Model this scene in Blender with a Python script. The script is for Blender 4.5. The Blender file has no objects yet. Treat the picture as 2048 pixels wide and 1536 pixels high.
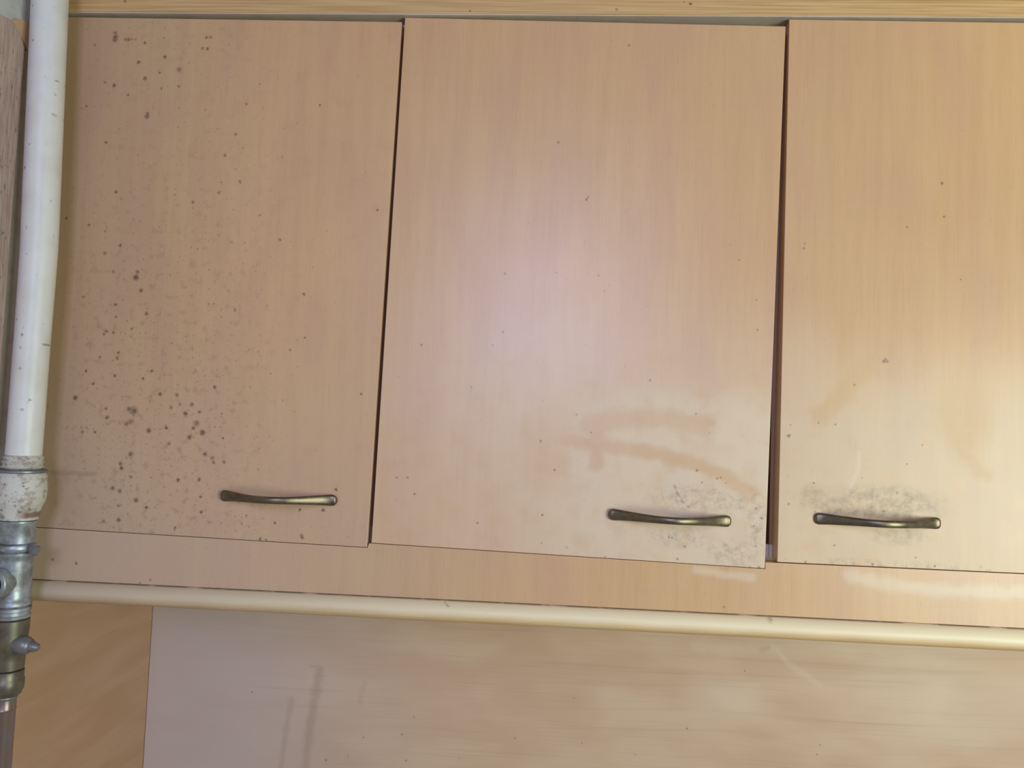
import bpy, bmesh, math, random
from mathutils import Vector, Matrix

# ------------------------------------------------------------------ camera, world, lights, exposure
sc = bpy.context.scene
COL = sc.collection
Z0 = 2.12                      # height of the zero line of the drawing (mm below it are counted downwards)
CAM = (724.8, 472.7, -985.7)   # x, mm below zero line, mm in front of the doors (negative = towards viewer)
FPX = 1545.3
ROT = ((0.9977652811793567, -0.036475145341008805, 0.05598220650734949),
       (0.033154693418192265, 0.9976991442775867, 0.05913699190960764),
       (-0.058010429902086734, -0.057148764467165915, 0.9966788894836951))


def P(x, z, y):
    """mm (x right, z below zero line, y into the wall) -> metres in Blender"""
    return Vector((x / 1000, y / 1000, Z0 - z / 1000))


def ray(px, py):
    a, b = (px - 1024) / FPX, (py - 768) / FPX
    return [ROT[0][k] * a + ROT[1][k] * b + ROT[2][k] for k in range(3)]


def onY(px, py, Y=0.0):
    """where the line of sight of a photo point meets the plane at depth Y (mm): returns x, z"""
    d = ray(px, py)
    t = (Y - CAM[2]) / d[2]
    return CAM[0] + d[0] * t, CAM[1] + d[1] * t


def onX(px, py, X):
    """same for a plane x = X: returns z, y"""
    d = ray(px, py)
    t = (X - CAM[0]) / d[0]
    return CAM[1] + d[1] * t, CAM[2] + d[2] * t


cam_data = bpy.data.cameras.new('camera')
cam = bpy.data.objects.new('camera', cam_data)
COL.objects.link(cam)
sc.camera = cam
cam_data.sensor_fit = 'HORIZONTAL'
cam_data.sensor_width = 36
cam_data.lens = 36 * FPX / 2048
cam_data.clip_start = 0.02
w3 = lambda r: Vector((r[0], r[2], -r[1]))
cr, cu, cb = w3(ROT[0]), -w3(ROT[1]), -w3(ROT[2])
mw = Matrix((cr, cu, cb)).transposed().to_4x4()
mw.translation = P(CAM[0], CAM[1], CAM[2])
cam.matrix_world = mw

world = bpy.data.worlds.new('world')
sc.world = world
world.use_nodes = True
world.node_tree.nodes['Background'].inputs[0].default_value = (0.95, 0.95, 1.0, 1)
world.node_tree.nodes['Background'].inputs[1].default_value = 0.03


def area(name, loc, target, sx, sy, power, col):
    l = bpy.data.lights.new(name, 'AREA')
    l.shape = 'RECTANGLE'
    l.size, l.size_y, l.energy, l.color = sx, sy, power, col
    o = bpy.data.objects.new(name, l)
    COL.objects.link(o)
    o.location = loc
    o.rotation_euler = (Vector(target) - Vector(loc)).to_track_quat('-Z', 'Y').to_euler()
    return o


area('window_daylight', (0.67, -2.6, 2.22), (0.67, 0, 1.7), 0.7, 0.8, 28, (0.54, 0.58, 1.0))
area('side_fill_light', (2.25, -1.5, 1.43), (1.1, 0, 1.5), 1.0, 0.8, 34, (0.86, 1.0, 0.86))  # added unseen fill that brightens the lower right
area('warm_fill_light', (2.1, -1.2, 2.75), (1.2, 0, 1.7), 0.5, 0.5, 1.7, (1.0, 0.72, 0.10))  # added unseen warm fill for the upper right

sc.view_settings.view_transform = 'Standard'
sc.view_settings.look = 'None'
sc.view_settings.exposure = 0.0
sc.view_settings.gamma = 1.0
sc.view_settings.use_curve_mapping = False
random.seed(4)

# ------------------------------------------------------------------ node expression helper


class Ex:
    def __init__(s, nt, v):
        s.nt, s.v = nt, v

    def put(s, sock):
        if isinstance(s.v, (int, float)):
            sock.default_value = s.v
        else:
            s.nt.links.new(s.v, sock)

    def op(s, o, *args, clamp=False):
        n = s.nt.nodes.new('ShaderNodeMath')
        n.operation = o
        n.use_clamp = clamp
        s.put(n.inputs[0])
        for i, a in enumerate(args):
            (a if isinstance(a, Ex) else Ex(s.nt, a)).put(n.inputs[i + 1])
        return Ex(s.nt, n.outputs[0])

    def __add__(s, o): return s.op('ADD', o)
    def __sub__(s, o): return s.op('SUBTRACT', o)
    def __mul__(s, o): return s.op('MULTIPLY', o)
    def __truediv__(s, o): return s.op('DIVIDE', o)
    def __rsub__(s, o): return Ex(s.nt, o).op('SUBTRACT', s)
    __radd__ = __add__
    __rmul__ = __mul__
    def min(s, o): return s.op('MINIMUM', o)
    def max(s, o): return s.op('MAXIMUM', o)
    def abs(s): return s.op('ABSOLUTE')
    def sq(s): return s.op('MULTIPLY', s)
    def clamp(s): return s.op('ADD', 0.0, clamp=True)

    def step(s, a, b, lo=0.0, hi=1.0):
        """smooth step: lo at a, hi at b"""
        n = s.nt.nodes.new('ShaderNodeMapRange')
        n.interpolation_type = 'SMOOTHSTEP'
        s.put(n.inputs['Value'])
        if a > b:
            a, b, lo, hi = b, a, hi, lo
        for k, v in (('From Min', a), ('From Max', b), ('To Min', lo), ('To Max', hi)):
            n.inputs[k].default_value = v
        return Ex(s.nt, n.outputs['Result'])


class Mat:
    def __init__(s, name):
        s.m = bpy.data.materials.new(name)
        s.m.use_nodes = True
        s.nt = s.m.node_tree
        s.b = s.nt.nodes['Principled BSDF']
        g = s.nt.nodes.new('ShaderNodeNewGeometry')
        sp = s.nt.nodes.new('ShaderNodeSeparateXYZ')
        s.nt.links.new(g.outputs['Position'], sp.inputs[0])
        s.x = Ex(s.nt, sp.outputs[0]) * 1000
        s.y = Ex(s.nt, sp.outputs[1]) * 1000
        s.z = Z0 * 1000 - Ex(s.nt, sp.outputs[2]) * 1000

    def vec(s, x, y, z=0.0):
        n = s.nt.nodes.new('ShaderNodeCombineXYZ')
        for i, a in enumerate((x, y, z)):
            (a if isinstance(a, Ex) else Ex(s.nt, a)).put(n.inputs[i])
        return n.outputs[0]

    def noise(s, v, detail=2.0, rough=0.5):
        n = s.nt.nodes.new('ShaderNodeTexNoise')
        n.inputs['Scale'].default_value = 1.0
        n.inputs['Detail'].default_value = detail
        n.inputs['Roughness'].default_value = rough
        s.nt.links.new(v, n.inputs['Vector'])
        return Ex(s.nt, n.outputs[0])

    def voronoi(s, v):
        n = s.nt.nodes.new('ShaderNodeTexVoronoi')
        n.voronoi_dimensions = '2D'
        n.inputs['Scale'].default_value = 1.0
        s.nt.links.new(v, n.inputs['Vector'])
        sp = s.nt.nodes.new('ShaderNodeSeparateColor')
        s.nt.links.new(n.outputs['Color'], sp.inputs[0])
        return Ex(s.nt, n.outputs['Distance']), Ex(s.nt, sp.outputs[0]), Ex(s.nt, sp.outputs[1])

    def mix(s, fac, a, b):
        n = s.nt.nodes.new('ShaderNodeMix')
        n.data_type = 'RGBA'
        (fac if isinstance(fac, Ex) else Ex(s.nt, fac)).put(n.inputs[0])
        for sock, c in ((n.inputs[6], a), (n.inputs[7], b)):
            if isinstance(c, tuple):
                sock.default_value = (*c, 1)
            else:
                s.nt.links.new(c, sock)
        return n.outputs[2]

    def color(s, c):
        if isinstance(c, tuple):
            s.b.inputs['Base Color'].default_value = (*c, 1)
        else:
            s.nt.links.new(c, s.b.inputs['Base Color'])

    def rough(s, r):
        (r if isinstance(r, Ex) else Ex(s.nt, r)).put(s.b.inputs['Roughness'])

    def bump(s, h, dist, strength=1.0):
        n = s.nt.nodes.new('ShaderNodeBump')
        n.inputs['Distance'].default_value = dist
        n.inputs['Strength'].default_value = strength
        h.put(n.inputs['Height'])
        s.nt.links.new(n.outputs[0], s.b.inputs['Normal'])


def srgb(r, g, b):
    f = lambda c: ((c / 255 + 0.055) / 1.055) ** 2.4 if c > 10 else c / 255 / 12.92
    return (f(r), f(g), f(b))


# ------------------------------------------------------------------ materials
WOOD_A = srgb(204, 160, 118)
WOOD_B = srgb(214, 173, 128)
WOOD_P = srgb(203, 158, 125)
WOOD_D = srgb(182, 134, 90)


def grain(m, u, v, seed, amount=1.0):
    """maple laminate: u runs across the grain (mm), v along it"""
    fine = m.noise(m.vec(u * 0.42, v * 0.012, seed), 2.0)
    mid = m.noise(m.vec(u * 0.06, v * 0.0035, seed + 7), 3.0, 0.6)
    cloud = m.noise(m.vec(u * 0.016, v * 0.005, seed + 13), 1.0)
    c = m.mix(mid.step(0.2, 0.8) * 0.7 + 0.1, WOOD_A, WOOD_B)
    c = m.mix(cloud.step(0.42, 0.68) * 0.55, c, WOOD_P)
    c = m.mix((fine.step(0.50, 0.78) * 0.15 + mid.step(0.58, 0.8) * 0.06) * amount, c, WOOD_D)
    pores = m.noise(m.vec(u * 1.1, v * 0.05, seed + 31), 0.0)
    c = m.mix(pores.step(0.66, 0.8) * 0.18 * amount, c, WOOD_D)
    return c


def spots(m, lst, Y=0.0, warp=0.9, grow=0.68):
    """marks with a place of their own: list of (photo x, photo y, radius px) -> mask"""
    nx = (m.noise(m.vec(m.x * 0.5, m.z * 0.5, 3.0), 3.0, 0.65) - 0.5) * (warp * 7)
    nz = (m.noise(m.vec(m.x * 0.5, m.z * 0.5, 9.0), 3.0, 0.65) - 0.5) * (warp * 7)
    v = m.vec(m.x + nx, m.z + nz)
    cur = None
    for px, py, r in lst:
        x, z = onY(px, py, Y)
        n = m.nt.nodes.new('ShaderNodeVectorMath')
        n.operation = 'DISTANCE'
        m.nt.links.new(v, n.inputs[0])
        n.inputs[1].default_value = (x, z, 0)
        d = Ex(m.nt, n.outputs['Value']) * (1 / (r * grow))
        cur = d if cur is None else cur.min(d)
    fade = m.noise(m.vec(m.x * 0.09, m.z * 0.09, 41.0), 2.0).step(0.3, 0.62, 0.55, 1.0)
    return cur.step(1.5, 0.3) * fade


def speckle(m, cell, dens, rad, seed):
    """random droplets: dens (Ex 0..1) share of cells that carry one, rad in mm"""
    wx = (m.noise(m.vec(m.x * 0.8, m.z * 0.8, seed), 2.0) - 0.5) * (0.9 / cell)
    wz = (m.noise(m.vec(m.x * 0.8, m.z * 0.8, seed + 5), 2.0) - 0.5) * (0.9 / cell)
    d, a, b = m.voronoi(m.vec(m.x * (1 / cell) + seed + wx, m.z * (1 / cell) + wz))
    r = (b * 0.75 + 0.45) * (rad / cell)
    inside = (d / r).step(1.25, 0.5)
    return inside * (dens - a).step(0.0, 0.03)


def ell(m, px, py, rx, ry, Y=0.0, soft=0.0):
    x, z = onY(px, py, Y)
    d = ((m.x - x) * (1 / (rx * 0.64))).sq() + ((m.z - z) * (1 / (ry * 0.64))).sq()
    return d.step(1.0, soft)


def stroke(m, pts, wpx, Y=0.0, soft=0.55):
    """wiped line through photo points -> mask"""
    q = [onY(px, py, Y) for px, py in pts]
    cur = None
    wx = m.x + (m.noise(m.vec(m.x * 0.06, m.z * 0.06, 14.0), 3.0) - 0.5) * (wpx * 0.30)
    wz = m.z + (m.noise(m.vec(m.x * 0.06, m.z * 0.06, 24.0), 3.0) - 0.5) * (wpx * 0.30)
    for (ax, az), (bx, bz) in zip(q, q[1:]):
        L2 = (bx - ax) ** 2 + (bz - az) ** 2
        t = (((wx - ax) * (bx - ax) + (wz - az) * (bz - az)) * (1 / L2)).clamp()
        d = ((wx - ax - t * (bx - ax)).sq() + (wz - az - t * (bz - az)).sq()).op('SQRT')
        cur = d if cur is None else cur.min(d)
    return cur.step(wpx * 0.32, wpx * 0.32 * soft)


DIRT = srgb(80, 56, 42)
SOOT_SHADE = srgb(106, 84, 66)
PALE = srgb(222, 205, 178)

SP1 = [(231, 66, 3.2), (231, 74, 4.5), (230, 80, 4.2), (251, 80, 2.3), (257, 79, 3.4), (264, 78, 2), (271, 78, 1.6),
       (290, 86, 2.5), (190, 90, 2.4), (277, 125, 3), (330, 114, 3), (358, 139, 4.3), (290, 157, 3.4), (210, 165, 2.3),
       (228, 171, 3.2), (357, 173, 2.5), (294, 233, 4), (295, 227, 2.8), (319, 145, 2), (413, 75, 2.5), (421, 75, 2.2),
       (405, 97, 2.5), (415, 98, 2.7), (323, 177, 2.2), (212, 285, 2.3), (173, 212, 2.2), (232, 384, 2.8), (471, 269, 2.5),
       (493, 208, 2), (438, 385, 2.8), (480, 363, 2.4), (450, 311, 2.5), (386, 405, 2.5), (256, 190, 1.8), (178, 450, 2.5),
       (210, 462, 2), (240, 491, 2.1), (210, 507, 3), (227, 543, 3), (272, 555, 5), (275, 544, 3), (282, 581, 3.2),
       (167, 594, 2.4), (231, 609, 2.2), (232, 634, 2.3), (263, 658, 2.6), (213, 663, 2.5), (227, 665, 2.4), (208, 669, 2.3),
       (237, 705, 2.2), (234, 716, 2.5), (200, 714, 2.2), (230, 751, 2.4), (172, 742, 2.4), (187, 767, 2.7), (151, 796, 4.2),
       (293, 627, 3.2), (286, 757, 2.4), (133, 436, 2), (267, 821, 6.4), (258, 818, 3.4), (262, 843, 4.5), (253, 847, 3.6),
       (298, 861, 4), (212, 817, 2.5), (214, 835, 3.2), (320, 788, 3.2), (342, 815, 3), (354, 790, 3), (360, 809, 2.6),
       (371, 827, 3.5), (393, 847, 4.8), (387, 856, 3.2), (405, 865, 4.8), (379, 874, 4), (399, 824, 2.8), (384, 809, 3),
       (429, 774, 2.7), (333, 856, 2.4), (338, 887, 3), (262, 908, 4), (241, 927, 3), (243, 936, 3.6), (165, 864, 2.9),
       (190, 864, 2.3), (262, 954, 2.5), (226, 976, 3.6), (239, 982, 3.4), (272, 1000, 4.2), (237, 1040, 3.4), (207, 1043, 2.5),
       (350, 1056, 2.6), (402, 1024, 2.5), (401, 994, 2.6), (356, 960, 3.2), (398, 959, 3), (410, 908, 3.4), (425, 916, 3.6),
       (427, 925, 2.6), (446, 877, 2), (448, 924, 2.6), (293, 1015, 2.4), (237, 1011, 2.4), (230, 751, 2.4), (304, 742, 2.6),
       (755, 420, 2), (608, 588, 2.5), (580, 700, 2), (610, 675, 2), (722, 788, 2), (646, 1020, 3), (600, 1020, 2.4),
       (603, 1071, 3), (605, 1075, 2.5), (520, 1078, 2.4), (550, 1046, 1.8), (532, 1080, 2), (492, 1032, 2), (672, 979, 2.4),
       (560, 480, 2), (470, 620, 2.2), (640, 210, 2), (520, 430, 2)]
SP2 = [(1258, 91, 2.6), (1117, 285, 2.8), (1173, 399, 2.8), (1176, 394, 1.8), (1010, 547, 2.6), (1197, 551, 2.3), (1209, 583, 1.8),
       (1006, 664, 2), (1300, 760, 2.3), (843, 690, 2.4), (943, 775, 2.2), (1153, 829, 2.4), (1081, 882, 2.6), (1109, 940, 2.4),
       (1085, 1030, 2.4), (1083, 1086, 2), (1392, 828, 1.7), (1394, 941, 2.5), (1434, 957, 2.2), (1441, 955, 1.8), (1404, 965, 1.7),
       (829, 988, 2.4), (955, 1046, 2.3), (1511, 1093, 2), (1338, 1074, 2.2), (1344, 1075, 2), (1369, 1093, 2.4), (1355, 1118, 2.2),
       (1134, 1095, 2), (1419, 866, 1.6), (1513, 600, 1.7), (1515, 660, 1.6), (1478, 520, 1.6), (1452, 966, 1.6), (1523, 1036, 2.2),
       (1512, 1017, 1.8), (815, 955, 2.4), (793, 955, 2), (1500, 1136, 3.5), (1518, 1135, 3.2), (1507, 1052, 1.5), (1182, 865, 1.8),
       (1210, 1114, 1.8), (1113, 545, 1.4), (985, 690, 1.6)]
SP3 = [(1767, 723, 3.2), (1773, 723, 3.2), (1770, 719, 3), (1708, 770, 2.4), (1576, 872, 3), (1578, 870, 2), (1607, 497, 2.4),
       (1609, 488, 2), (1887, 434, 2.4), (1883, 367, 2.8), (1793, 985, 2.5), (1627, 966, 1.9), (1766, 1022, 1.8), (1724, 956, 1.2),
       (1576, 1008, 2), (1813, 455, 1.8), (1610, 1124, 2.2), (1744, 1128, 2.6), (1868, 1132, 2.2), (1629, 1023, 1.8), (1844, 890, 1.8),
       (1670, 849, 1.8), (1636, 846, 1.6), (1813, 928, 1.8), (1668, 1090, 2), (1830, 1115, 1.8), (1580, 850, 1.5), (1920, 560, 1.6)]


def door_mat(i):
    m = Mat(('stained_laminate', 'smeared_laminate', 'smudged_laminate')[i])
    c = grain(m, m.x, m.z, 20.0 * i)
    blot = m.noise(m.vec(m.x * 0.03, m.z * 0.03, 5.0 + i), 3.0, 0.6)
    rough = m.noise(m.vec(m.x * 0.02, m.z * 0.012, 50.0 + i), 2.0) * 0.06 + 0.30
    if i == 0:
        c = m.mix(m.x.step(380, 40) * 0.40, c, srgb(150, 134, 112))       # grey grease film beside the pipe, with the dimmer light there painted in
        c = m.mix(blot.step(0.5, 0.75) * 0.16, c, WOOD_D)
        c = m.mix(m.z.step(280, 640) * 0.34, c, srgb(190, 166, 154))        # greyer towards the bottom
        band = m.x.step(40, 120) * m.x.step(430, 250)
        low = m.z.step(60, 420, 0.35, 1.0)
        dens = band * low
        sm = speckle(m, 9.0, dens * 0.42, 1.15, 0.0) * m.noise(m.vec(m.x * 0.06, m.z * 0.06, 61.0), 2.0).step(0.35, 0.65, 0.15, 0.62)
        sm = sm.max(speckle(m, 5.0, dens * 0.28, 0.6, 40.0) * 0.36)
        near = ell(m, 560, 1040, 230, 60)
        sm = sm.max(speckle(m, 4.2, near * 0.34, 0.62, 90.0) * 0.45)
        sm = sm.max(speckle(m, 16.0, m.x.step(560, 200) * 0.32, 0.8, 70.0) * 0.5)
        c = m.mix(sm, c, srgb(112, 84, 64))
        c = m.mix(m.noise(m.vec(m.x * 0.09, m.z * 0.09, 77.0), 3.0).step(0.52, 0.74) * dens * 0.30, c, srgb(124, 92, 70))
        c = m.mix(spots(m, SP1, grow=0.82) * 0.82, c, DIRT)
        c = m.mix(stroke(m, [(105, 945), (150, 947), (190, 948)], 16, 0, 0.1) * 0.25, c, SOOT_SHADE)  # faint shadow of the wire tie painted onto the door
        rough = rough + sm * 0.2
    elif i == 1:
        c = m.mix(m.z.step(230, 470) * m.x.step(470, 620, 0.6, 1.0) * blot.step(0.2, 0.6, 0.6, 1.0) * 0.36, c, srgb(226, 202, 186))    # broad pale glare painted into the colour of the lower half
        film = m.z.step(395, 445) * m.x.step(600, 800)
        film = (film * 0.75 + ell(m, 1330, 960, 330, 230) * 0.4).clamp() * blot.step(0.25, 0.6, 0.55, 1.0)
        wipe = stroke(m, [(1120, 880), (1195, 890), (1300, 905), (1390, 928), (1450, 950), (1500, 985)], 44, 0, 0.25)
        wipe = wipe.max(stroke(m, [(1180, 848), (1250, 838), (1330, 836), (1410, 848)], 62, 0, 0.2) * 0.8)
        wipe = wipe.max(stroke(m, [(1195, 840), (1192, 930)], 44, 0, 0.3) * 0.9)
        wipe = wipe.max(ell(m, 1090, 900, 70, 120) * 0.7)
        c = m.mix(film * (1 - wipe) * 0.42, c, PALE)
        wipe = wipe * m.noise(m.vec(m.x * 0.035, m.z * 0.08, 71.0), 3.0).step(0.25, 0.55, 0.45, 1.0)
        c = m.mix(wipe * 0.40, c, srgb(206, 166, 116))
        rough = rough + film * (1 - wipe) * 0.12
        mott = m.noise(m.vec(m.x * 0.11, m.z * 0.11, 31.0), 4.0, 0.65)
        fine = m.noise(m.vec(m.x * 0.5, m.z * 0.5, 12.0), 3.0, 0.6)
        sm = ell(m, 1400, 1000, 130, 38) * 0.9
        sm = sm.max(ell(m, 1470, 1105, 70, 34)).max(ell(m, 1512, 1040, 26, 80)).max(ell(m, 1360, 1075, 90, 26) * 0.8)
        sm = sm.max(ell(m, 1480, 1005, 26, 26))
        c = m.mix(sm * mott.step(0.36, 0.78) * fine.step(0.35, 0.65, 0.5, 1.0) * 0.62, c, SOOT_SHADE)
        c = m.mix(stroke(m, [(1348, 968), (1354, 985), (1365, 1003), (1380, 1015)], 7, 0, 0.2) * mott.step(0.35, 0.6) * 0.45, c, SOOT_SHADE)
        c = m.mix(speckle(m, 26.0, Ex(m.nt, 0.30), 0.55, 12.0) * 0.45, c, DIRT)
        c = m.mix(spots(m, SP2, 0, 0.6) * 0.62, c, DIRT)
    else:
        film = m.z.step(330, 470) * blot.step(0.25, 0.55, 0.45, 1.0)
        film = film.max(ell(m, 1600, 900, 120, 330) * 0.8)
        old = stroke(m, [(1640, 830), (1690, 780), (1740, 720)], 60, 0, 0.1).max(ell(m, 1930, 820, 70, 120) * 0.9)
        old = old.max(stroke(m, [(1920, 900), (1970, 950)], 46, 0, 0.1) * 0.8)
        c = m.mix(film * (1 - old * 0.8) * 0.40, c, PALE)
        c = m.mix(old * 0.22, c, srgb(206, 170, 122))
        c = m.mix(stroke(m, [(1718, 905), (1715, 940), (1700, 975)], 16, 0, 0.05) * 0.16, c, srgb(238, 228, 208))
        rough = rough + film * 0.12
        mott = m.noise(m.vec(m.x * 0.09, m.z * 0.09, 31.0), 4.0, 0.65)
        fine = m.noise(m.vec(m.x * 0.5, m.z * 0.5, 12.0), 3.0, 0.6)
        sm = ell(m, 1770, 1010, 150, 48).max(ell(m, 1690, 1015, 90, 40)).max(ell(m, 1800, 1070, 80, 26) * 0.7)
        sm = sm.max(ell(m, 1630, 1000, 50, 40) * 0.7)
        c = m.mix(sm * mott.step(0.28, 0.76) * fine.step(0.3, 0.6, 0.55, 1.0) * 0.66, c, SOOT_SHADE)
        c = m.mix(stroke(m, [(1660, 1122), (1980, 1140)], 26, 0, 0.1) * mott.step(0.45, 0.7) * 0.4, c, SOOT_SHADE)
        c = m.mix(speckle(m, 26.0, Ex(m.nt, 0.25), 0.55, 32.0) * 0.45, c, DIRT)
        c = m.mix(spots(m, SP3, 0, 0.6) * 0.70, c, DIRT)
    m.color(c)
    m.rough(rough)
    m.bump(m.noise(m.vec(m.x * 0.6, m.z * 0.03, 2.0), 1.0), 0.0001, 0.12)
    return m.m


def pelmet_mat():
    m = Mat('pelmet_laminate')
    c = grain(m, m.x, m.z, 91.0, 1.3)
    strip = m.noise(m.vec(m.x * 0.06, 0.0, 4.0), 2.0)
    c = m.mix(strip.step(0.5, 0.75) * 0.12, c, WOOD_D)
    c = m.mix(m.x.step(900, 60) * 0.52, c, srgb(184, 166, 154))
    pale = stroke(m, [(1390, 1138), (1440, 1148), (1505, 1156)], 26, 0, 0.1)
    pale = pale.max(stroke(m, [(1700, 1152), (1790, 1172), (1900, 1182), (2060, 1186)], 44, 0, 0.1))
    c = m.mix(pale * 0.30, c, srgb(232, 220, 200))
    c = m.mix(spots(m, [(1448, 1214, 2.4), (300, 1160, 2), (280, 1166, 1.6), (152, 1127, 3), (105, 1119, 3)], 0, 0.4) * 0.7, c, DIRT)
    sm = speckle(m, 14.0, m.x.step(600, 100) * 0.25, 0.7, 8.0) * 0.35
    c = m.mix(sm, c, DIRT)
    m.color(c)
    m.rough(0.36)
    return m.m


def moulding_mat():
    m = Mat('moulding_laminate')
    g = m.noise(m.vec(m.x * 0.01, m.z * 0.5, 6.0), 2.0)
    c = m.mix(g.step(0.35, 0.7), srgb(222, 184, 130), srgb(208, 168, 116))
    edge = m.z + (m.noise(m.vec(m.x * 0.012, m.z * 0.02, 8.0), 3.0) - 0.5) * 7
    c = m.mix(edge.step(717.0, 703.0) * 0.80, c, srgb(244, 226, 192))      # paler upper face, fading out downwards
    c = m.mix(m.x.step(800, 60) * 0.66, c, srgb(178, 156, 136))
    grime = m.noise(m.vec(m.x * 0.02, 0.0, 3.0), 3.0).step(0.38, 0.5)
    c = m.mix(m.z.step(693.6, 692.4) * grime * 0.75, c, srgb(90, 74, 56))
    c = m.mix(spots(m, [(889, 1206, 2), (894, 1210, 2.2), (898, 1212, 1.6), (1540, 1240, 5)], -8, 0.6) * 0.5, c, DIRT)
    m.color(c)
    m.rough(0.5)
    return m.m


def cornice_mat():
    m = Mat('cornice_laminate')
    g = m.noise(m.vec(m.x * 0.008, m.z * 0.4, 16.0), 2.0)
    c = m.mix(g.step(0.3, 0.7), srgb(210, 172, 120), srgb(188, 148, 98))
    c = m.mix(spots(m, [(1233, 19, 2.6), (1381, 8, 3), (250, 3, 2.6), (1368, 4, 1.6), (940, 22, 2)], -6, 0.4) * 0.8, c, DIRT)
    m.color(c)
    m.rough(0.42)
    return m.m


def splash_mat(name, side=False):
    m = Mat(name)
    if side:
        tilt = m.y
        wav = m.noise(m.vec(m.y * 0.006, m.z * 0.03, 5.0), 1.0)
        fine = m.noise(m.vec(m.y * 0.01, m.z * 0.30, 9.0), 2.0)
        c = m.mix(wav.step(0.35, 0.65), srgb(194, 154, 126), srgb(188, 147, 114))
        c = m.mix(fine.step(0.5, 0.75) * 0.16, c, srgb(160, 120, 86))
        m.color(c)
        m.rough(0.4)
        return m.m
    wav = m.noise(m.vec(m.x * 0.0022, m.z * 0.004, 3.0), 1.0) * 40
    fine = m.noise(m.vec(m.x * 0.006, (m.z + wav) * 0.36, 9.0), 2.0)
    lines = m.noise(m.vec(m.x * 0.002, (m.z + wav) * 0.085, 19.0), 2.0)
    cloud = m.noise(m.vec(m.x * 0.005, m.z * 0.012, 23.0), 2.0)
    c = m.mix(cloud.step(0.35, 0.65), srgb(214, 182, 152), srgb(205, 168, 138))
    c = m.mix(fine.step(0.52, 0.75) * 0.22 + lines.step(0.56, 0.72) * 0.20, c, srgb(172, 138, 104))
    c = m.mix(m.x.step(620, 60) * 0.75, c, srgb(194, 180, 178))      # grey reflected sheen painted into the colour near the corner
    YS = 368
    bars = stroke(m, [(640, 1340), (622, 1440), (606, 1560)], 44, YS, 0.0)
    bars = bars.max(stroke(m, [(583, 1400), (570, 1470), (560, 1560)], 30, YS, 0.0) * 0.7)
    bars = bars.max(stroke(m, [(622, 1332), (645, 1335)], 12, YS, 0.1) * 0.7)
    bars = bars.max(stroke(m, [(728, 1365), (720, 1405)], 24, YS, 0.0) * 0.5)
    c = m.mix(bars * 0.32, c, srgb(140, 122, 98))
    haze = stroke(m, [(1390, 1290), (1480, 1300), (1545, 1300)], 50, YS, 0.1)
    haze = haze.max(stroke(m, [(1545, 1290), (1580, 1330), (1640, 1370)], 26, YS, 0.1))
    haze = haze.max(ell(m, 1440, 1390, 130, 80, YS)).max(ell(m, 1960, 1420, 260, 140, YS))
    c = m.mix(haze * 0.18, c, srgb(228, 212, 188))
    c = m.mix(stroke(m, [(1524, 1300), (1534, 1296)], 26, YS, 0.1) * 0.3, c, srgb(168, 136, 100))
    c = m.mix(spots(m, [(828, 1434, 2), (804, 1469, 2), (812, 1521, 3), (919, 1516, 2.2), (696, 1512, 2), (1148, 1396, 1.8),
                        (1164, 1486, 2), (652, 1520, 3), (727, 1475, 2), (1030, 1476, 2), (1374, 1457, 2.4), (1640, 1490, 2.2),
                        (1270, 1510, 2), (1634, 1509, 1.8), (504, 1384, 2.5), (1490, 1342, 1.6)], YS, 0.5) * 0.6, c, DIRT)
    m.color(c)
    m.rough(0.40)
    return m.m


def plain(name, c, rough=0.5, metal=0.0, var=None, scale=0.05, amt=0.4):
    m = Mat(name)
    if var:
        n = m.noise(m.vec(m.x * scale, m.y * scale, m.z * scale), 4.0, 0.6)
        m.color(m.mix(n.step(0.4, 0.7) * amt, c, var))
    else:
        m.color(c)
    m.rough(rough)
    m.b.inputs['Metallic'].default_value = metal
    return m.m


def paint_pipe_mat():
    m = Mat('chipped_white_paint')
    n = m.noise(m.vec(m.x * 0.03, m.y * 0.03, m.z * 0.02), 3.0)
    c = m.mix(n.step(0.4, 0.7) * 0.35, srgb(222, 219, 212), srgb(196, 188, 174))
    chips = m.noise(m.vec(m.x * 0.16, m.y * 0.16, m.z * 0.11), 4.0, 0.6)
    c = m.mix(chips.step(0.66, 0.74) * 0.6, c, srgb(110, 98, 86))
    c = m.mix(spots(m, [(85, 4, 4), (85, 27, 2), (87, 96, 2.4), (69, 345, 3), (118, 236, 2.6), (42, 520, 3), (50, 548, 2),
                        (66, 673, 2.6), (62, 739, 2.4), (29, 770, 3), (29, 790, 3), (65, 820, 3), (122, 168, 2), (95, 690, 2),
                        (80, 300, 1.8), (75, 515, 2), (52, 643, 2)], -50, 0.6) * 0.7, c, srgb(96, 84, 74))
    m.color(c)
    m.rough(0.42)
    h = m.noise(m.vec(m.x * 0.05, m.y * 0.05, m.z * 0.03), 2.0)
    m.bump(h, 0.001, 0.5)
    return m.m


def flaky_mat():
    m = Mat('flaking_paint')
    n = m.noise(m.vec(m.x * 0.07, m.y * 0.07, m.z * 0.1), 4.0, 0.65)
    c = m.mix(n.step(0.48, 0.62), srgb(204, 198, 188), srgb(168, 156, 142))
    n2 = m.noise(m.vec(m.x * 0.12, m.y * 0.12, m.z * 0.2 + 40), 4.0, 0.65)
    c = m.mix(n2.step(0.58, 0.68) * 0.8, c, srgb(96, 86, 78))
    rust = m.z.step(596, 600) * m.z.step(607, 603) * m.x.step(74, 80)
    c = m.mix(rust * 0.8, c, srgb(110, 64, 30))
    m.color(c)
    m.rough(0.5)
    m.bump(n, 0.0015, 0.6)
    return m.m


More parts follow.
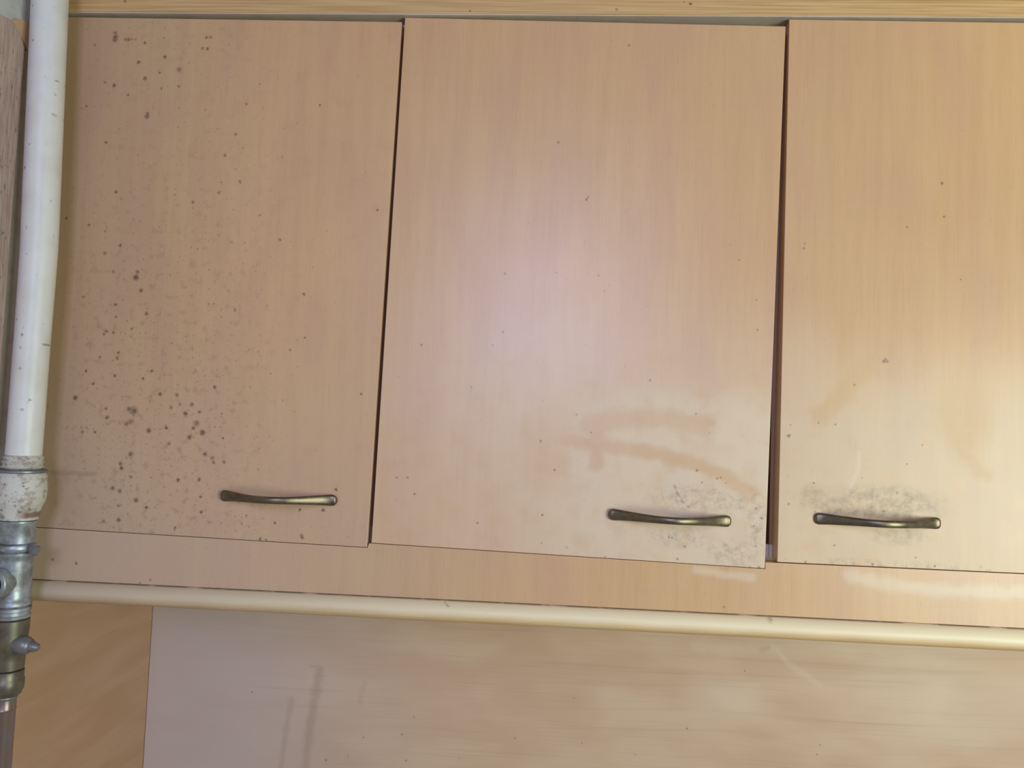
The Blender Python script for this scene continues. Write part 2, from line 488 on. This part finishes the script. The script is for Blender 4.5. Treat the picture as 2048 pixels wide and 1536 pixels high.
def galv_mat():
    m = Mat('galvanised_steel')
    n = m.noise(m.vec(m.x * 0.06, m.y * 0.06, m.z * 0.06), 4.0, 0.6)
    m.color(m.mix(n.step(0.35, 0.65), srgb(176, 182, 188), srgb(134, 134, 132)))
    m.rough(n * 0.3 + 0.30)
    m.b.inputs['Metallic'].default_value = 0.55
    return m.m


def board_mat():
    m = Mat('weathered_wood')
    a = m.noise(m.vec(m.y * 0.5, m.x * 0.5, m.z * 0.03), 3.0, 0.6)
    b = m.noise(m.vec(m.y * 1.3, m.x * 1.3, m.z * 0.02 + 9), 2.0)
    c = m.mix(a.step(0.35, 0.65), srgb(194, 168, 156), srgb(170, 144, 132))
    c = m.mix(b.step(0.52, 0.72) * 0.45, c, srgb(132, 108, 98))
    k = m.noise(m.vec(m.y * 0.25, m.x * 0.2, m.z * 0.10 + 5), 3.0, 0.6)
    c = m.mix(k.step(0.62, 0.70) * 0.6, c, srgb(92, 76, 66))
    m.color(c)
    m.rough(0.7)
    m.bump(b, 0.0006, 0.5)
    return m.m


def handle_mat():
    m = Mat('aged_bronze')
    n = m.noise(m.vec(m.x * 0.08, m.y * 0.08, m.z * 0.25), 4.0, 0.65)
    c = m.mix(n.step(0.35, 0.7), srgb(112, 102, 90), srgb(134, 118, 90))
    d = m.noise(m.vec(m.x * 0.4, m.y * 0.4, m.z * 0.4 + 3), 2.0)
    c = m.mix(d.step(0.68, 0.74) * 0.6, c, srgb(176, 168, 154))
    c = m.mix(d.step(0.32, 0.26) * 0.5, c, srgb(74, 64, 50))
    m.color(c)
    m.b.inputs['Metallic'].default_value = 0.85
    m.rough(n * 0.2 + 0.30)
    return m.m


M_DOOR = [door_mat(i) for i in range(3)]
M_PELMET = pelmet_mat()
M_MOULD = moulding_mat()
M_CORN = cornice_mat()
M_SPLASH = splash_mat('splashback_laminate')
M_SIDE = splash_mat('side_laminate', True)
M_WHITE = plain('white_melamine', srgb(202, 188, 172), 0.45, 0, srgb(178, 164, 148))
M_EDGE = plain('brown_edge', srgb(148, 110, 76), 0.55)
M_WALL = plain('grey_white_paint', srgb(196, 194, 190), 0.7, 0, srgb(160, 156, 150))
M_FLOOR = plain('beige_floor', srgb(170, 150, 125), 0.6, 0, srgb(150, 130, 105), 0.01)
M_PIPE = paint_pipe_mat()
M_FLAKY = flaky_mat()
M_GALV = galv_mat()
M_BORE_SHADE = plain('dark_bore', srgb(46, 42, 40), 0.6, 0.3)
M_BRASS = plain('dull_brass', srgb(124, 116, 98), 0.42, 0.55, srgb(98, 92, 80), 0.06, 0.8)
M_STEEL = plain('grey_screw_metal', srgb(132, 132, 132), 0.42, 0.5)
M_COPPER = plain('tarnished_copper', srgb(146, 122, 112), 0.36, 0.6, srgb(132, 128, 130), 0.05, 0.8)
M_BOARD = board_mat()
M_OFFCUT = plain('tan_offcut', srgb(206, 168, 128), 0.5, 0, srgb(190, 150, 120), 0.05)
M_HANDLE = handle_mat()

# ------------------------------------------------------------------ mesh helpers


def tag(o, label=None, cat=None, group=None, kind=None):
    if label: o['label'] = label
    if cat: o['category'] = cat
    if group: o['group'] = group
    if kind: o['kind'] = kind
    return o


def empty(name, loc):
    o = bpy.data.objects.new(name, None)
    o.empty_display_size = 0.05
    COL.objects.link(o)
    o.location = loc
    return o


def world_loc(o):
    v = Vector((0, 0, 0))
    while o:
        v += o.location
        o = o.parent
    return v


def link(name, bm, mat, parent=None, origin=None, bevel=0.0, smooth=False, seg=2):
    """bm holds world metres; origin = where the object's own origin goes"""
    bmesh.ops.recalc_face_normals(bm, faces=bm.faces)
    if bevel:
        bmesh.ops.bevel(bm, geom=list(bm.edges), offset=bevel, segments=seg, profile=0.5, affect='EDGES', clamp_overlap=True)
    if origin is None:
        origin = world_loc(parent) if parent else sum((v.co for v in bm.verts), Vector()) / len(bm.verts)
    for v in bm.verts:
        v.co -= origin
    me = bpy.data.meshes.new(name)
    bm.to_mesh(me)
    bm.free()
    me.materials.append(mat)
    if smooth:
        for p in me.polygons:
            p.use_smooth = True
        try:
            me.set_sharp_from_angle(angle=math.radians(40))
        except Exception:
            pass
    o = bpy.data.objects.new(name, me)
    COL.objects.link(o)
    if parent:
        o.parent = parent
        o.location = origin - world_loc(parent)
    else:
        o.location = origin
    return o


def prism_xz(poly, y0, y1):
    """outline in (x, z) mm extruded from depth y0 to y1"""
    bm = bmesh.new()
    a = [bm.verts.new(P(x, z, y0)) for x, z in poly]
    b = [bm.verts.new(P(x, z, y1)) for x, z in poly]
    bm.faces.new(a)
    bm.faces.new(b[::-1])
    n = len(poly)
    for i in range(n):
        bm.faces.new((a[i], b[i], b[(i + 1) % n], a[(i + 1) % n]))
    return bm


def prism_yz(poly, x0, x1):
    """outline in (y, z) mm extruded along x"""
    bm = bmesh.new()
    a = [bm.verts.new(P(x0, z, y)) for y, z in poly]
    b = [bm.verts.new(P(x1, z, y)) for y, z in poly]
    bm.faces.new(a)
    bm.faces.new(b[::-1])
    n = len(poly)
    for i in range(n):
        bm.faces.new((a[i], b[i], b[(i + 1) % n], a[(i + 1) % n]))
    return bm


def box(x0, x1, z0, z1, y0, y1):
    return prism_xz([(x0, z0), (x1, z0), (x1, z1), (x0, z1)], y0, y1)


def lathe(prof, p0, p1, n=40, bm=None, caps=True):
    """prof: list of (t along p0->p1 in metres from p0, radius m)"""
    bm = bm or bmesh.new()
    ax = (p1 - p0).normalized()
    u = ax.orthogonal().normalized()
    v = ax.cross(u)
    rings = []
    for t, r in prof:
        c = p0 + ax * t
        rings.append([bm.verts.new(c + (u * math.cos(k * 2 * math.pi / n) + v * math.sin(k * 2 * math.pi / n)) * r) for k in range(n)])
    for a, b in zip(rings, rings[1:]):
        for k in range(n):
            bm.faces.new((a[k], a[(k + 1) % n], b[(k + 1) % n], b[k]))
    if caps:
        bm.faces.new(rings[0][::-1])
        bm.faces.new(rings[-1])
    return bm


# ------------------------------------------------------------------ the setting
XW = 20.0        # left wall
YB = 378.0       # back wall
XR = 2400.0
o = link('wall_back', box(XW - 120, XR, -380, 2120, YB + 0.5, YB + 100), M_WALL); tag(o, kind='structure')
o = link('wall_left', box(XW - 120, XW, -380, 2120, -1500, YB), M_WALL); tag(o, kind='structure')
o = link('floor', box(XW - 120, XR, 2120, 2180, -1500, YB + 100), M_FLOOR); tag(o, kind='structure')

# ------------------------------------------------------------------ wall cladding
YS = 368.0
XS = 22.5
o = link('side_panel', prism_yz([(YS, 640), (YS, 1250), (-420, 1250), (-420, 726), (24, 726), (24, 640)], XW, XS), M_SIDE)
tag(o, 'tan wood-effect panel on the left wall under the cupboards, behind the brass valve', 'wall panel')
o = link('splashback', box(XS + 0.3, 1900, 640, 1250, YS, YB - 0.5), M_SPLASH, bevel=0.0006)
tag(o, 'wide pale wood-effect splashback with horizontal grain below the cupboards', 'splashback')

# ------------------------------------------------------------------ cupboards
TH = 21.0        # door thickness
CF = 23.0        # front of the carcass
CB = YB
XL = XS + 4      # first door starts here


def bow_handle(pxa, pya, pxb, pyb, parent):
    (ax, az), (bx, bz) = onY(pxa, pya, -4), onY(pxb, pyb, -4)
    L = math.hypot(bx - ax, bz - az)
    dx, dz = (bx - ax) / L, (bz - az) / L
    bm = bmesh.new()
    N, K = 44, 20
    rings = []
    for i in range(N + 1):
        t = 0.5 - 0.5 * math.cos(math.pi * i / N)
        s = abs(2 * t - 1)                       # 1 at the ends, 0 in the middle
        w = 4.5 + 3.3 * max(0.0, (s - 0.15) / 0.85) ** 1.7      # half width across
        h = 3.6 - 0.9 * s ** 2                   # half thickness outwards
        endd = L * (1 - s) / 2                   # distance from the nearer end
        if endd < w:                             # rounded end
            k = math.sqrt(max(0.0, 1 - ((w - endd) / w) ** 2))
            w *= max(k, 0.02)
            h *= max(min(1.0, k * 1.3), 0.05)
        out = 33 * (math.cos(min(1.0, s / 0.93) * math.pi) * 0.5 + 0.5) ** 0.72 if s < 0.93 else 0.0
        cx, cz = ax + dx * L * t, az + dz * L * t
        # local frame: along the arch, across (in door plane) and outwards
        ring = []
        for k in range(K):
            a = 2 * math.pi * k / K
            ca, sa = math.cos(a), math.sin(a)
            e = 0.8
            qa = math.copysign(abs(ca) ** e, ca) * w
            qb = math.copysign(abs(sa) ** e, sa) * h
            yy = -(h + 0.15 + out) - qb
            yy = min(yy, -0.1)
            ring.append(bm.verts.new(P(cx - dz * qa, cz + dx * qa, yy)))
        rings.append(ring)
    for a, b in zip(rings, rings[1:]):
        for k in range(K):
            bm.faces.new((a[k], a[(k + 1) % K], b[(k + 1) % K], b[k]))
    bm.faces.new(rings[0][::-1])
    bm.faces.new(rings[-1])
    h = link('handle', bm, M_HANDLE, parent, smooth=True)
    return h


D1 = [(XL, onY(150, 34.5)[1] - 0.6), onY(803.6, 43.7), onY(734, 1094.7), (XL, onY(75, 1054.6)[1] - 0.5)]
D2 = [onY(810, 35), onY(1571.4, 52.5), onY(1529.6, 1137), onY(742.7, 1085.9)]
tl, tr, br, bl = onY(1578, 39.8), onY(2048, 46.5), onY(2048, 1146.5), onY(1554, 1123.7)
ext = lambda a, b, x: (x, a[1] + (b[1] - a[1]) * (x - a[0]) / (b[0] - a[0]))
D3 = [tl, ext(tl, tr, tl[0] + 497), ext(bl, br, bl[0] + 497), bl]

units = [
    (XS + 1, 498.2, D1, (439, 991, 674, 1001),
     'wall cabinet beside the white pipe, its door covered in brown splash spots'),
    (499.2, 988.0, D2, (1216, 1028.5, 1464, 1043),
     'middle wall cabinet with a sagging door, glare and wiped grease smears'),
    (1000.5, 1502.0, D3, (1628, 1037, 1884, 1047),
     'right-hand wall cabinet with sooty smudges above its handle, cut off by the frame'),
]
for i, (x0, x1, quad, hp, label) in enumerate(units):
    base = P((x0 + x1) / 2, 640, 200)
    root = empty('wall_cabinet', base)
    tag(root, label, 'cabinet', 'wall cabinets with pale wood doors')
    zt, zb = -67.0, 624.0
    for a in (x0, x1 - 16):
        link('carcass_side', box(a, a + 16, zt + 16.2, zb - 16.2, CF, CB - 0.5), M_EDGE, root, origin=P(a + 8, zb, 200))
    link('carcass_top', box(x0, x1, zt, zt + 16, CF, CB - 0.5), M_WHITE, root, origin=P((x0 + x1) / 2, zt + 8, 200))
    xr = x1 + (12 if i == 1 else 0)
    link('carcass_bottom', box(x0, xr, zb - 16, zb, CF, CB - 0.5), M_WHITE, root, origin=P((x0 + x1) / 2, zb - 8, 200))
    link('carcass_back', box(x0 + 16.2, x1 - 16.2, zt + 16.2, zb - 16.2, CB - 8, CB - 0.6), M_WHITE, root)
    dy = -1.5 if i == 2 else 0.0
    d = link('door', prism_xz(quad, dy, dy + TH + (3 if i == 2 else 0)), M_DOOR[i], root,
             origin=P(*(sum((Vector((q[0], q[1])) for q in quad), Vector((0, 0))) / 4), TH / 2), bevel=0.0007)
    bow_handle(*hp, d)

# ------------------------------------------------------------------ pelmet, moulding, cornice
SEAM = 691.8
g = 0.7
ptop = [(XS + 0.5, D1[3][1] + g), (D1[2][0] + 0.5, D1[2][1] + g), (D1[2][0] + 2.2, D2[3][1] + g),
        (D2[2][0] + 0.8, D2[2][1] + g), (D2[2][0] + 0.8, D3[3][1] + 1.4), (1900, D3[3][1] + 1.4)]
bm = prism_xz(ptop + [(1900, SEAM), (XS + 0.5, SEAM)], 0.5, 22)
o = link('pelmet_board', bm, M_PELMET)
tag(o, 'flat pelmet board with vertical grain directly below the three doors', 'pelmet')
prof = [(20, SEAM + 0.3), (0.5, SEAM + 0.3), (-1.5, SEAM + 0.7), (-5.5, SEAM + 2.6), (-9.5, SEAM + 6.5), (-11.8, SEAM + 11), (-12.4, SEAM + 15),
        (-11.9, SEAM + 18), (-10.6, SEAM + 21), (-8.6, SEAM + 23.6), (-5.6, SEAM + 25.8), (-1.5, SEAM + 27.3), (4, SEAM + 28.2), (20, SEAM + 28.2)]
o = link('edge_moulding', prism_yz(prof, XS + 0.5, 1900), M_MOULD, smooth=True)
tag(o, 'long rounded wooden moulding strip along the underside of the pelmet', 'moulding')
cz = -68.8
prof = [(CF - 1, cz), (-5.2, cz), (-6, cz - 0.8), (-6.4, cz - 17.5), (-4.8, cz - 18.6), (-4.8, cz - 20.0), (-7.2, cz - 21), (-10, cz - 30),
        (-18, cz - 42), (-30, cz - 50), (-42, cz - 54), (-42, cz - 62), (CF - 1, cz - 62)]
corn = empty('cornice', P(700, cz, 10))
tag(corn, 'wooden cornice strip running along the top of the cupboards', 'cornice')
link('cornice_profile', prism_yz(prof, XS + 0.5, 1900), M_CORN, corn, smooth=True)
link('underside_strip', box(XS + 0.6, 1900, cz + 0.05, cz + 1.2, -4.6, CF - 1.2), M_WHITE, corn)

# ------------------------------------------------------------------ left wall: weathered board and offcut
XB = 27.5
pts = [(50, 96), (43, 74), (33, 52), (18, 36), (0, 28)]
edge = []
for px, py in pts:
    z, y = onX(px, py, XB)
    edge.append((y, z))
zb, yb = onX(12, 860, XB)
top_z = edge[-1][1] - 6
poly = [(edge[0][0], onX(6, 884, XB)[0])] + edge + [(-140, top_z), (-360, top_z), (-360, onX(6, 884, XB)[0])]
o = link('wooden_board', prism_yz(poly, XW + 0.3, XB), M_BOARD, bevel=0.0012)
tag(o, 'weathered grey-brown board with a rounded top corner on the left wall', 'board')
pts = [(20, 44), (36, 37), (50, 41), (72, 48), (70, 99), (57, 101), (47, 80), (34, 58)]
poly = []
for px, py in pts:
    z, y = onX(px, py, XW + 5)
    poly.append((y, z))
o = link('wooden_offcut', prism_yz(poly, XW + 0.2, XW + 5), M_OFFCUT, bevel=0.0006)
tag(o, 'small tan wooden offcut on the wall between the grey board and white pipe', 'offcut')

# ------------------------------------------------------------------ gas pipe
YP = -50.0


def axis(py):
    """point on the pipe axis seen at photo height py"""
    cx = 100 - 0.043 * py if py < 500 else 78.5 - 0.0757 * (py - 500)
    x, z = onY(cx, py, YP)
    return P(x, z, YP)


A, B = axis(930), axis(1536)
top = axis(-160)
root = empty('gas_pipe', axis(1000))
tag(root, 'white painted steel pipe with tee, brass valve and copper tail at left', 'pipe')
# painted upper pipe: gentle bend between the two straight runs
bm = bmesh.new()
path = [axis(v) for v in range(-670, 931, 30)]
n = 40
rings = []
for k, c in enumerate(path):
    t = (path[min(k + 1, len(path) - 1)] - path[max(k - 1, 0)]).normalized()
    u = t.cross(Vector((0, 1, 0))).normalized()
    v = t.cross(u)
    r = 0.0212 if k < 37 else 0.0212 - 0.0010 * min(1, (k - 37) / 8)
    rings.append([bm.verts.new(c + (u * math.cos(j * 2 * math.pi / n) + v * math.sin(j * 2 * math.pi / n)) * r) for j in range(n)])
for a, b in zip(rings, rings[1:]):
    for j in range(n):
        bm.faces.new((a[j], a[(j + 1) % n], b[(j + 1) % n], b[j]))
bm.faces.new(rings[0][::-1]); bm.faces.new(rings[-1])
link('painted_pipe', bm, M_PIPE, root, smooth=True)

ln = (B - A).length
mm = lambda py: (axis(py) - A).dot((B - A).normalized())     # metres along the lower axis


def turn(name, prof, mat, parent=root, n=40):
    return link(name, lathe([(mm(py), r / 1000) for py, r in prof], A, B, n), mat, parent, smooth=True)


tape = turn('sealing_tape', [(910, 20.4), (914, 22.8), (919, 21.0), (924, 23.6), (929, 21.0), (934, 24.0), (938, 21.0)], M_FLAKY)
wire = turn('wire_tie', [(938, 26.0), (940, 27.6), (943, 27.6), (945, 26.0)], M_STEEL)
tip = lathe([(0, 0.0011), (0.012, 0.0009)], axis(943) + Vector((0.0265, -0.002, 0)), axis(941) + Vector((0.041, -0.004, 0.001)), 10)
link('wire_end', tip, M_STEEL, wire, smooth=True)
turn('coupling', [(945, 25.5), (950, 27.4), (962, 28.4), (985, 29.0), (1000, 28.2), (1008, 26.2), (1014, 24.2), (1022, 22.6), (1028, 22.4),
                  (1032, 22.0), (1038, 21.4), (1040, 18)], M_FLAKY)
turn('galvanised_nipple', [(1040, 18), (1041, 20.2), (1044, 20.4), (1047, 19.2), (1084, 19.2), (1086, 18)], M_GALV)
ring = turn('clamp_ring', [(1086, 19), (1088, 21.2), (1092, 21.9), (1096, 21.9), (1099, 21.0), (1102, 19)], M_GALV)
c0 = axis(1093) + Vector((0.020, -0.006, 0))
c1 = axis(1096) + Vector((0.034, -0.010, -0.001))
lug = lathe([(0, 0.0042), (0.005, 0.005), (0.007, 0.0066), (0.0125, 0.0066), (0.0142, 0.0052)], c0, c1, 6)
link('clamp_lug', lug, M_STEEL, ring, smooth=True)
tee = turn('tee_fitting', [(1102, 19), (1104, 20.8), (1110, 20.8), (1112, 20.0), (1120, 19.4), (1190, 19.4), (1198, 20.0), (1200, 21.0), (1208, 21.0),
                           (1211, 19)], M_GALV)
# side port of the tee, facing out into the room and a little to the left
pc = axis(1160)
pd = Vector((-0.16, -0.98, 0.0)).normalized()
bm = lathe([(0.008, 0.0155), (0.0165, 0.0155), (0.020, 0.0185), (0.031, 0.0188), (0.032, 0.018), (0.032, 0.0135), (0.022, 0.0130), (0.0215, 0.001)], pc, pc + pd, 36)
port = link('tee_port', bm, M_GALV, tee, smooth=True)
bm = lathe([(0.0222, 0.0125), (0.0235, 0.0125), (0.0238, 0.0118)], pc, pc + pd, 24)
link('port_shade', bm, M_BORE_SHADE, tee, smooth=True)  # dark disc standing in for the shade inside the open port
turn('lock_ring', [(1211, 18.5), (1213, 21.0), (1219, 21.0), (1221, 19.6), (1227, 19.6), (1229, 21.0), (1234, 20.6), (1236, 18)], M_GALV)
valve = turn('brass_valve', [(1236, 18), (1238, 20.4), (1252, 20.4), (1275, 19.6), (1298, 19.6), (1300, 18.6), (1318, 18.2), (1336, 17.8), (1338, 15)], M_BRASS)
s0 = axis(1284) + Vector((0.013, -0.006, 0.0))
s1 = axis(1286) + Vector((0.055, -0.010, -0.002))
bm = lathe([(0, 0.010), (0.005, 0.0105), (0.008, 0.0112), (0.014, 0.0108), (0.018, 0.0092), (0.020, 0.0066), (0.024, 0.0062), (0.029, 0.0046), (0.031, 0.0028)], s0, s1, 24)
link('valve_screw', bm, M_STEEL, valve, smooth=True)
turn('hex_nut', [(1338, 16.5), (1340, 18.6), (1356, 18.6), (1359, 19.6), (1376, 19.6), (1386, 17.0), (1391, 13.2), (1393, 12.2)], M_BRASS, n=6 * 1 + 6)
turn('ferrule', [(1391, 13.2), (1393, 13.6), (1396, 13.0), (1398, 11.5)], M_STEEL)
# copper tail down to the floor area
dirv = (B - A).normalized()
bm = lathe([(mm(1394), 0.0122), (mm(1415), 0.0122), (mm(1417), 0.0128), (mm(1420), 0.0122), (mm(2750), 0.0122)], A, B, 32)
link('copper_pipe', bm, M_COPPER, root, smooth=True)
